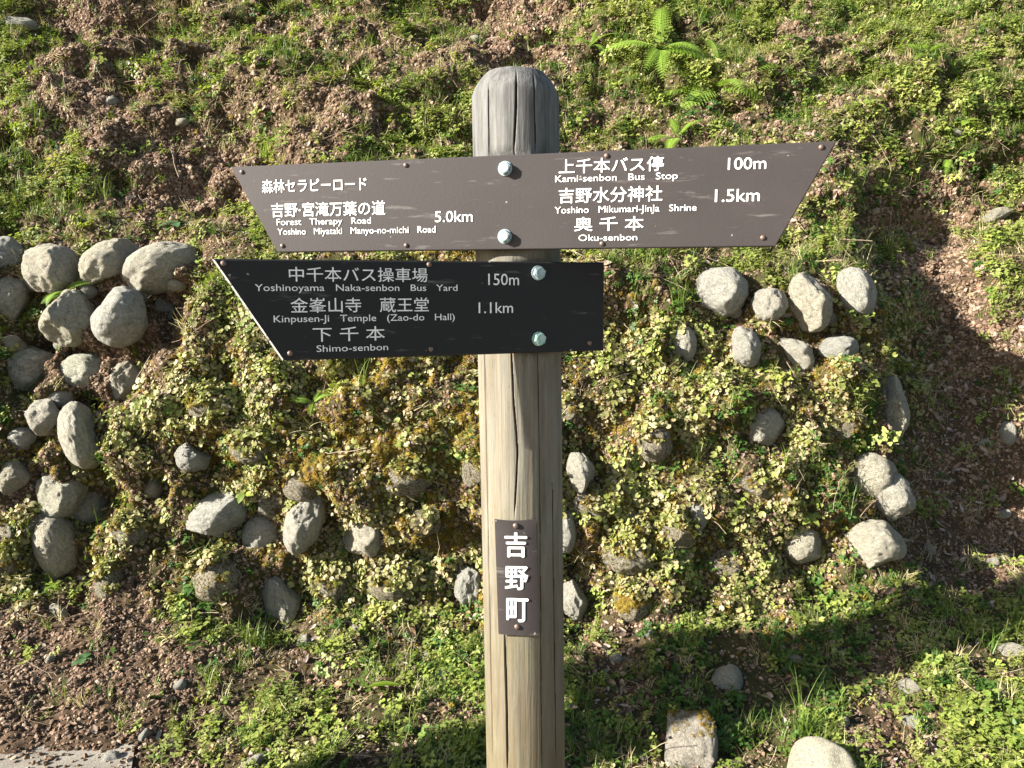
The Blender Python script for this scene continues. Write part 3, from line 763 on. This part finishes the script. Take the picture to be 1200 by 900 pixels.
fern(790, 165, .24, 4, 'small fern just above the right end lettering of the upper board')
fern(1110, 190, .20, 4, 'small fern on the slope right of the upper board tip')
fern(72, 345, .17, 5, 'small fern growing between the pale stones at left')
fern(366, 470, .12, 4, 'tiny green fern in the brown moss under the dark board')
fern(1085, 60, .22, 5, 'fern among bright weeds near the top right')
def leafy(x_, y_, n, L, W, m, label, cat='seedling', h=.03, shape='oval', up=.6):
    e = plant_root('seedling', x_, y_, label, cat, up)
    pm = PM(); stem(pm, Vector((0, 0, -.01)), Vector((0, 0, h)), .002); link('stem', mesh('stem', pm.V, pm.F, m), e)
    for i in range(n):
        pm = PM(); a = i * 2.4; leaf(pm, Vector((0, 0, 0)), Vector((math.cos(a), math.sin(a), random.uniform(.1, .6))), L * random.uniform(.7, 1.1), W * random.uniform(.8, 1.1), .2, .35, shape)
        o = link('leaf', mesh('leaf', pm.V, pm.F, m), e); o.location = (0, 0, h * (.5 + .5 * i / n))
    return e
leafy(203, 264, 7, .10, .05, M_glossy, 'glossy dark leafed seedling on bare soil above the left stones')
leafy(96, 775, 6, .05, .035, M_glossy, 'bluish green seedling on the bare soil at lower left')
leafy(1135, 146, 5, .09, .045, M_lime, 'yellow-green seedling on the right slope with pointed leaves', shape='oval')
leafy(1020, 122, 5, .08, .04, M_lime, 'pale lime seedling on the slope above the tip of the upper board')
leafy(1192, 135, 5, .10, .05, M_lime, 'bright lime seedling at the right edge of the picture')
leafy(290, 585, 4, .06, .03, M_weed, 'green two-leaved seedling at the left of the mossy stones')
leafy(240, 710, 6, .06, .026, M_dark, 'dark green broad-leaved weed at the wall foot, left of the rounded stones', 'weed')
leafy(225, 690, 6, .055, .024, M_dark, 'leafy weed at the wall foot directly above the bare soil', 'weed')
leafy(1085, 755, 6, .045, .034, M_weed, 'bright round-leaved weed at the edge of the shadow, lower right', 'weed')
leafy(1000, 812, 7, .045, .024, M_weed, 'sunlit weed between the grey block and the pinkish stone', 'weed')
leafy(935, 805, 7, .045, .022, M_weed, 'lone sunlit weed in the shade right of the grey block', 'weed')
leafy(1130, 830, 8, .06, .03, M_weed, 'tall fresh green weed in the lower right corner area', 'weed')
leafy(325, 727, 7, .06, .03, M_weed, 'fresh green weed at the foot of the tilted pale stone', 'weed')
leafy(60, 690, 7, .05, .02, M_fern, 'small feathery weed below the leftmost upright stone', 'weed')
leafy(950, 610, 6, .06, .03, M_weed, 'green weed beside the flat stone at the right end of the wall', 'weed')
e = plant_root('fallen_leaf', 452, 812, 'large green leaf lying on the ground left of the post', 'leaf', .3)
pm = PM(); leaf(pm, Vector((-.07, 0, .02)), Vector((1, 0, .05)), .14, .075, .35, .1, 'oval'); link('leaf_blade', mesh('leaf_blade', pm.V, pm.F, M_fern), e)
e.rotation_euler = (-.35, 0, 0.2); e.location.z += .02
def tuft(x_, y_, n, L, label, m=M_grass, W=.003, curl=1.3, up=.8):
    e = plant_root('grass_tuft', x_, y_, label, 'grass tuft', up)
    pm = PM()
    for _ in range(n): blade(pm, Vector((random.gauss(0, .014), random.gauss(0, .014), -.01)), random.uniform(0, 6.28), L * random.uniform(.5, 1.1), random.uniform(.05, .6), W * random.uniform(.7, 1.2), random.uniform(.2, curl))
    link('blades', mesh('blades', pm.V, pm.F, m), e)
tuft(308, 180, 60, .17, 'bright green grass tuft just above the upper left corner of the sign', M_lime)
tuft(425, 95, 40, .20, 'grass tuft high on the slope left of the post')
tuft(795, 360, 26, .22, 'grass tuft right of the dark board, in front of the hollow', M_grass)
tuft(1015, 480, 40, .17, 'yellowish grass tuft leaning on the upright stone at the wall end')
tuft(940, 860, 46, .26, 'long grass tuft between the grey block and the cream boulder', M_grass, .003, 2.0)
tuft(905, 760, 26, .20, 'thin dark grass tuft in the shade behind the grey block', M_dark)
tuft(545, 880, 46, .16, 'bright grass tuft at the bottom edge touching the left side of the post', M_lime)
tuft(270, 340, 26, .14, 'grass tuft left of the dark board point')
tuft(385, 885, 34, .14, 'grass tuft at the bottom edge left of the post', M_grass)
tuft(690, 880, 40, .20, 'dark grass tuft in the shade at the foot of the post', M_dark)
tuft(1040, 300, 40, .18, 'grass tuft hanging over the upper right stones')
tuft(155, 500, 26, .14, 'grass tuft among round leaves right of the left stones')
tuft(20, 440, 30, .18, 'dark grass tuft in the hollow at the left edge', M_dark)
dm = [p.data for p in PR['dead']]
DL = [(335, 790, 'curled dead leaf in the weeds below the little grey cobble'), (455, 845, 'curled dead leaf just under the large green leaf'),
      (520, 795, 'curled dead leaf close to the left edge of the post'), (395, 805, 'curled dead leaf left of the large green leaf'),
      (560, 770, 'curled dead leaf touching the left side of the post below the name plate'), (700, 760, 'curled dead leaf in the dry litter right of the post'),
      (770, 765, 'curled dead leaf at the upper edge of the dry litter right of the post'), (715, 800, 'curled dead leaf beside the start of the shadow, right of the post'),
      (1140, 470, 'curled dead leaf high in the shaded litter on the right'), (1110, 650, 'curled dead leaf right of the wall end, on the lit strip'),
      (1040, 690, 'curled dead leaf at the foot of the last wall stone on the right'), (975, 790, 'curled dead leaf in the shade above the cream boulder'),
      (1120, 880, 'curled dead leaf near the bottom right corner'), (480, 738, 'curled dead leaf at the wall foot between two mossy stones, left of the post'),
      (230, 755, 'curled dead leaf at the border of bare soil and weeds'), (85, 800, 'curled dead leaf on bare soil under the bluish seedling')]
for i, (a, b, lab) in enumerate(DL):
    p, n, z = ground_at(a, b); o = link('fallen_leaf', dm[i % len(dm)]); o.location = Vector(p) + Vector(n) * .014
    nn = (Vector(n) + Vector((random.gauss(0, .3), random.gauss(0, .3), random.gauss(0, .2)))).normalized()
    o.rotation_euler = nn.to_track_quat('Z', 'Y').to_euler(); o.rotation_euler.rotate_axis('Z', random.uniform(0, 6)); o.scale = (1.35,) * 3
    tag(o, lab, 'fallen leaf', 'larger fallen leaves on the bank')

# ------------------------------------------------------------------ tree added left of the view, unseen, to shade the lower right ground
shadow_caster = empty('shadow_caster', (-2.45, 1.64, 0)); tag(shadow_caster, 'straight bare-stemmed tree added out of view beside the path to shade the lower right ground', 'shadow_caster')
V, F = [], []
for i in range(60):
    z = i / 59 * 9; r = .175 * (1 - z / 14) + .10 * math.exp(-z * 6)
    for j in range(24):
        a = j / 24 * 6.283; rr = r * (1 + .05 * math.sin(a * 5 + z) + .03 * mnoise.noise(Vector((math.cos(a) * 3, math.sin(a) * 3, z * 2))))
        V.append((rr * math.cos(a) + .05 * math.sin(z * .6), rr * math.sin(a), z - .1))
for i in range(59):
    for j in range(24):
        a = i * 24 + j; b = i * 24 + (j + 1) % 24; F.append((a, b, b + 24, a + 24))
caster_trunk = link('caster_trunk', mesh('caster_trunk', V, F, M_bark), shadow_caster)
pm = PM()
for i in range(70):
    z = 5.2 + 3.9 * (i / 70); az = i * 2.4; Lb = 1.9 * (1.05 - (i / 70)); d = Vector((math.cos(az), math.sin(az), -.15))
    for j in range(90):
        q = Vector((0, 0, z)) + d * Lb * random.random() + Vector((random.gauss(0, .1), random.gauss(0, .1), random.gauss(0, .07)))
        leaf(pm, q, rv(-.6, .5), .11, .03, .1, .2, 'lance')
for i in range(3000):                               # leaf mass added low on the stem to widen the cast shadow
    q = Vector((random.gauss(0, .12), random.uniform(.02, .26), random.uniform(1.35, 1.62) )); leaf(pm, q, rv(-.5, .6), .10, .045, .1, .2, 'oval')
for i in range(9): stem(pm, Vector((0, .1, 1.3 + i * .03)), Vector((random.gauss(0, .1), .25, 1.40 + i * .03)), .006)
link('caster_crown', mesh('caster_crown', pm.V, pm.F, M_dark), shadow_caster)

# ------------------------------------------------------------------ signpost
sign = empty('signpost', (0.0, 1.378, 0.0))
tag(sign, 'round wooden signpost with two dark direction boards and a small name plate in white lettering', 'signpost')
R0, AXY = .075, 1.378
def axis_x(z):                                   # the post leans slightly: x of its axis at height z
    return .0255 + (.0072 - .0255) * (z - .775) / (1.868 - .775)
TOPZ = CAM_H + .368
def pix_z(y_):                                   # height of a photo row on the post
    return CAM_H - (AXY - .07) * math.tan(PITCH + math.atan((y_ - 450) / FPX))
class Plane:                                     # vertical plane turned by th about the post; positive = facing right
    def __init__(s, th, dist):
        s.n = np.array([math.sin(th), -math.cos(th), 0]); s.u = np.array([math.cos(th), math.sin(th), 0])
        s.o = np.array([.014, AXY, 0]) + s.n * dist; s.th = th
    def hit(s, x_, y_):
        d = ray(x_, y_); c0 = np.array([0, 0, CAM_H]); t = ((s.o - c0) @ s.n) / (d @ s.n); P = c0 + d * t
        return np.array([(P - s.o) @ s.u, P[2]])
    def w(s, uv, off=0.0): return s.o + s.u * uv[0] + np.array([0, 0, uv[1]]) + s.n * off
UPP = Plane(math.radians(-11.6), .088)
LOW = Plane(math.radians(19.8), .088)
TH = .022
ZA0, ZA1 = pix_z(295.5), pix_z(176)
ZB0, ZB1 = pix_z(413), pix_z(306)
cracks = [([(80, .02), (130, .0), (182, -.07)], .0042, .9), ([(92, -.60), (190, -.62)], .0024, .6), ([(400, -.20), (470, -.16), (530, -.08), (605, -.19)], .0030, .9),
          ([(400, .40), (520, .42), (700, .40), (905, .38)], .0016, .3), ([(740, -.47), (820, -.45), (905, -.46)], .0042, .95), ([(78, .40), (190, .42)], .003, .4),
          ([(400, -.82), (905, -.83)], .0025, .35), ([(560, .72), (905, .74)], .0025, .4)]
NA, zs_ = 560, np.concatenate([np.linspace(-.25, TOPZ - .040, 200), TOPZ - .040 * (1 - np.sin(np.linspace(0, 1, 14)[1:] * math.pi / 2))])
V, F, MI = [], [], []
crk = np.zeros((len(zs_), NA))
for i, z in enumerate(zs_):
    dt = TOPZ - z
    r = R0 + .0018 * (z - 1.2) * 0
    if dt < .040: r = R0 * (.66 + .34 * max(0, 1 - (1 - dt / .040) ** 1.5) ** .92)
    for j in range(NA):
        a = j / NA * 2 * math.pi; ca_, sa_ = math.cos(a), math.sin(a)
        rr = r * (1 + .012 * mnoise.noise(Vector((ca_ * 1.5, sa_ * 1.5, z * 1.2))) + .006 * mnoise.noise(Vector((ca_ * 9, sa_ * 9, z * 1.5))))
        x, y = rr * ca_, rr * sa_
        if sa_ < 0:
            yp = 450 + FPX * math.tan(math.atan((CAM_H - z) / (AXY - .07)) - PITCH)
            for pts, wd, dp in cracks:
                ysx = [q[0] for q in pts]
                if ysx[0] - 2 < yp < ysx[-1] + 2:
                    cx = np.interp(yp, ysx, [q[1] for q in pts]) * R0 + .0006 * mnoise.noise(Vector((0, 3, z * 14)))
                    e_ = min(1, (yp - ysx[0] + 2) / 25, (ysx[-1] + 2 - yp) / 25); d_ = abs(x - cx) / (wd * .5 * (.4 + .6 * e_))
                    if d_ < 1:
                        cut = (1 - d_ ** 2) * dp * .009 * max(e_, 0); crk[i, j] = max(crk[i, j], cut)
                        x *= 1 - cut / rr; y *= 1 - cut / rr
        for (z0, z1, pl) in ((ZA0, ZA1, UPP), (ZB0, ZB1, LOW)):
            if z0 < z < z1:
                dd = x * pl.n[0] + y * pl.n[1]
                lim = .088 - TH - .0005
                if dd > lim: x -= (dd - lim) * pl.n[0]; y -= (dd - lim) * pl.n[1]
        V.append((x + axis_x(z), y, z))
for i in range(len(zs_) - 1):
    for j in range(NA):
        a = i * NA + j; b = i * NA + (j + 1) % NA; F.append((a, b, b + NA, a + NA)); MI.append(1 if crk[i, j] > .0022 else 0)
ct = len(V); V.append((axis_x(TOPZ), 0, TOPZ + .001)); b0 = (len(zs_) - 1) * NA
for j in range(NA): F.append((b0 + j, b0 + (j + 1) % NA, ct)); MI.append(0)
me = mesh('post', V, F, M_wood); me.materials.append(M_crack); me.polygons.foreach_set('material_index', MI)
link('post', me, sign)

def board(name, pl, corners, m, label):
    uv = [pl.hit(*c) for c in corners]
    base_ = pl.o
    bm = bmesh.new()
    fr = [bm.verts.new((q[0], 0, q[1])) for q in uv]; bk = [bm.verts.new((q[0], TH, q[1])) for q in uv]
    bm.faces.new(fr[::-1]); bm.faces.new(bk)
    n = len(fr)
    for i in range(n): bm.faces.new((fr[i], fr[(i + 1) % n], bk[(i + 1) % n], bk[i]))
    bmesh.ops.recalc_face_normals(bm, faces=bm.faces)
    ge = [e for e in bm.edges if abs(e.verts[0].co.y) < 1e-6 and abs(e.verts[1].co.y) < 1e-6]
    bmesh.ops.bevel(bm, geom=ge, offset=.0016 if m is not M_black else .0023, segments=1 if m is M_black else 2, profile=.5, affect='EDGES')
    me = bm_mesh(name, bm, m); me.materials.append(M_edge)
    for p in me.polygons:
        if m is M_black and p.normal.y > -.97 and p.normal.x < -.2: p.material_index = 1
    o = link(name, me, sign); o['label'] = label
    o.location = (base_[0], base_[1] - AXY, 0); o.rotation_euler = (0, 0, pl.th)
    return o
up = board('direction_board', UPP, [(270, 195.5), (981, 165), (909, 288.5), (325, 295.5)], M_brown, 'upper brown board pointed at both ends')
lo = board('direction_board', LOW, [(248, 303), (708.5, 307.5), (707.5, 411), (331, 423)], M_black, 'lower black board pointing left with a worn white slanted edge')
def text_mesh(body, off):
    c = bpy.data.curves.new('lettering', 'FONT'); c.body = body; c.offset = off; c.resolution_u = 3; c.extrude = 0
    o = bpy.data.objects.new('lettering', c); C.objects.link(o); bpy.context.view_layer.update()
    dg = bpy.context.evaluated_depsgraph_get(); m_ = bpy.data.meshes.new_from_object(o.evaluated_get(dg))
    bpy.data.objects.remove(o); bpy.data.curves.remove(c)
    co = np.empty(len(m_.vertices) * 3); m_.vertices.foreach_get('co', co); return m_, co.reshape(-1, 3)
def lettering(par, pl, body, xl, xr, yt, yb, off=.012, latin=False, m=None):
    m_, co = text_mesh(body, 0.0)
    p0, p1, pt = pl.hit(xl, yb), pl.hit(xr, yb), pl.hit(xl, yt)
    Wd = p1[0] - p0[0]; Hh = pt[1] - p0[1]
    x0, x1 = co[:, 0].min(), co[:, 0].max()
    y0, y1 = (0.0, .70) if latin else (co[:, 1].min(), co[:, 1].max())
    co2 = np.stack([p0[0] + (co[:, 0] - x0) / (x1 - x0) * Wd, -.0007 + 0 * co[:, 0], p0[1] + (co[:, 1] - y0) / (y1 - y0) * Hh], 1)
    if off > .004:                                  # heavier strokes: the same glyphs struck again a hair to each side
        b_ = off * Hh * (.55 if not latin else (.3 if off < .018 else .6)); n0 = len(co2); bmb = bmesh.new(); bmb.from_mesh(m_)
        src = m_.copy(); allc = [co2]
        for q_, (sx_, sz_) in enumerate(((-b_, 0), (b_, 0), (0, b_ * .7), (0, -b_ * .7))):
            bmb.from_mesh(src); allc.append(co2 + np.array([sx_, -.00004 * (q_ + 1), sz_]))
        bmb.to_mesh(m_); bmb.free(); bpy.data.meshes.remove(src); co2 = np.concatenate(allc)
    m_.vertices.foreach_set('co', co2.astype(np.float32).ravel()); m_.materials.clear(); m_.materials.append(m or M_white); m_.update()
    o = link('lettering', m_, par); return o
for a in [("森林セラピーロード", 307.5, 430, 211, 226.5, .022), ("吉野·宮滝万葉の道", 318.7, 451.7, 238.2, 254.8, .024),
          ("Forest   Therapy   Road", 324.7, 435, 256.5, 264, .016, True), ("Yoshino   Miyataki   Manyo-no-michi   Road", 325.7, 510.7, 267.8, 275.3, .016, True),
          ("5.0km", 510, 554, 247.5, 260.3, .02, True), ("上千本バス停", 655, 777.5, 187.0, 203.8, .024), ("Kami-senbon   Bus   Stop", 650.7, 794, 205.8, 213.6, .016, True),
          ("吉野水分神社", 655, 775.8, 220.6, 238.5, .024), ("Yoshino   Mikumari-JinJa   Shrine", 650, 816, 242.4, 250.2, .016, True), ("奥 千 本", 673, 754, 254.7, 271, .024),
          ("Oku-senbon", 678, 746.7, 275, 282.4, .016, True), ("100m", 853, 897.6, 185, 199, .02, True), ("1.5km", 837.8, 890, 222, 236.7, .02, True)]:
    lettering(up, UPP, *a)
for a in [("中千本バス操車場", 338.8, 501, 312.6, 330, .008), ("Yoshinoyama   Naka-senbon   Bus   Yard", 298.8, 536, 332.8, 341, .0, True), ("金峯山寺　蔵王堂", 340.8, 502.4, 349, 367, .008),
          ("Kinpusen-Ji   Temple   (Zao-do   Hall)", 320.8, 532.8, 369.6, 377.8, .0, True), ("下 千 本", 366.8, 451, 383.4, 400.6, .006), ("Shimo-senbon", 371, 454.8, 404.6, 412.4, .004, True),
          ("150m", 572, 608, 320.4, 334, .006, True), ("1.1km", 560.8, 601, 354, 367, .006, True)]:
    lettering(lo, LOW, *a)
def dome(r, h, seg=18):
    bm = bmesh.new(); rings = []
    for k_ in range(5):
        t = k_ / 4 * math.pi / 2; rings.append([bm.verts.new((r * math.cos(t) * math.cos(a) if k_ < 4 else 0, -h * math.sin(t), r * math.cos(t) * math.sin(a) if k_ < 4 else 0)) for a in [j / seg * 6.28319 for j in range(seg)]] if k_ < 4 else [bm.verts.new((0, -h, 0))])
    for k_ in range(3):
        for j in range(seg): bm.faces.new((rings[k_][j], rings[k_][(j + 1) % seg], rings[k_ + 1][(j + 1) % seg], rings[k_ + 1][j]))
    for j in range(seg): bm.faces.new((rings[3][j], rings[3][(j + 1) % seg], rings[4][0]))
    bmesh.ops.recalc_face_normals(bm, faces=bm.faces); return bm
screw_me = bm_mesh('screw', dome(.0042, .003, 14), M_screw, True)
def bolt_mesh(m):
    bm = bmesh.new()
    def prism(r, y0, y1, seg, ph=0):
        a_ = [bm.verts.new((r * math.cos(ph + j / seg * 6.28319), y0, r * math.sin(ph + j / seg * 6.28319))) for j in range(seg)]
        b_ = [bm.verts.new((r * .97 * math.cos(ph + j / seg * 6.28319), y1, r * .97 * math.sin(ph + j / seg * 6.28319))) for j in range(seg)]
        for j in range(seg): bm.faces.new((a_[j], a_[(j + 1) % seg], b_[(j + 1) % seg], b_[j]))
        bm.faces.new(b_)
    prism(.0122, 0, -.0020, 26); prism(.0106, -.0019, -.0105, 6, .3); prism(.0080, -.0104, -.0116, 18)
    bmesh.ops.recalc_face_normals(bm, faces=bm.faces); return bm_mesh('bolt', bm, m)
bolts, boltg = bolt_mesh(M_steel), bolt_mesh(M_steelg)
def fix(par, pl, me_, pts, name):
    for x_, y_ in pts:
        uv = pl.hit(x_, y_); o = link(name, me_, par); o.location = (uv[0], -.0002, uv[1])
fix(up, UPP, screw_me, [(283.5, 201.5), (475.5, 193.5), (331, 288), (476, 287.5), (711, 182.5), (705.5, 285.5), (962.5, 172.5), (894, 278.5)], 'screw')
fix(lo, LOW, screw_me, [(262, 308.5), (503, 310), (505, 409), (691, 402), (340, 414)], 'screw')
fix(up, UPP, bolts, [(592, 197.5), (591.5, 277)], 'bolt')
fix(lo, LOW, bolts, [(630.5, 320)], 'bolt'); fix(lo, LOW, boltg, [(631, 397)], 'bolt')

# name plate: thin sheet, its top edge bent back against the round post
NPL = Plane(math.radians(-2), .0795); NPL.o = NPL.o + np.array([.006, 0, 0])
q = [NPL.hit(579.5, 609), NPL.hit(628, 609), NPL.hit(632, 745), NPL.hit(584, 744)]
V, F = [], []; nu, nv = 16, 30
for side in (0, .0016):
    for j in range(nv + 1):
        for i in range(nu + 1):
            s_, t_ = i / nu, j / nv
            a_ = q[0] * (1 - s_) + q[1] * s_; b_ = q[3] * (1 - s_) + q[2] * s_; p = a_ * (1 - t_) + b_ * t_
            off = side + .010 * max(0, abs(s_ - .5) * 2 - .1) ** 2 * .45
            dip = .0025 * (1 - (2 * s_ - 1) ** 2) * max(0, 1 - t_ * 8)
            V.append((p[0], off + dip * .8, p[1] - dip))
N1 = (nu + 1) * (nv + 1)
for j in range(nv):
    for i in range(nu):
        a = j * (nu + 1) + i; F.append((a, a + nu + 1, a + nu + 2, a + 1)); F.append((N1 + a, N1 + a + 1, N1 + a + nu + 2, N1 + a + nu + 1))
for j in range(nv):
    for i in (0, nu): a = j * (nu + 1) + i; F.append((a, a + nu + 1, N1 + a + nu + 1, N1 + a))
for i in range(nu):
    for j in (0, nv): a = j * (nu + 1) + i; F.append((a, a + 1, N1 + a + 1, N1 + a))
np_ = link('name_plate', mesh('name_plate', V, F, M_brown, False), sign)
np_['label'] = 'small upright brown plate lettered 吉野町'
np_.location = (NPL.o[0], NPL.o[1] - AXY, 0); np_.rotation_euler = (0, 0, NPL.th)
for ch, x0, x1, y0, y1 in (("吉", 591.8, 617, 624, 652.5), ("野", 592.3, 618.3, 663.6, 690.6), ("町", 594, 618.6, 701, 728.2)):
    lettering(np_, NPL, ch, x0, x1, y0, y1, .046)
fix(np_, NPL, screw_me, [(604.5, 616), (606, 734.5)], 'screw')
for b_ in list(bpy.data.objects):
    if b_.name.startswith('screw') and b_.parent == np_: b_.scale = (1.25,) * 3
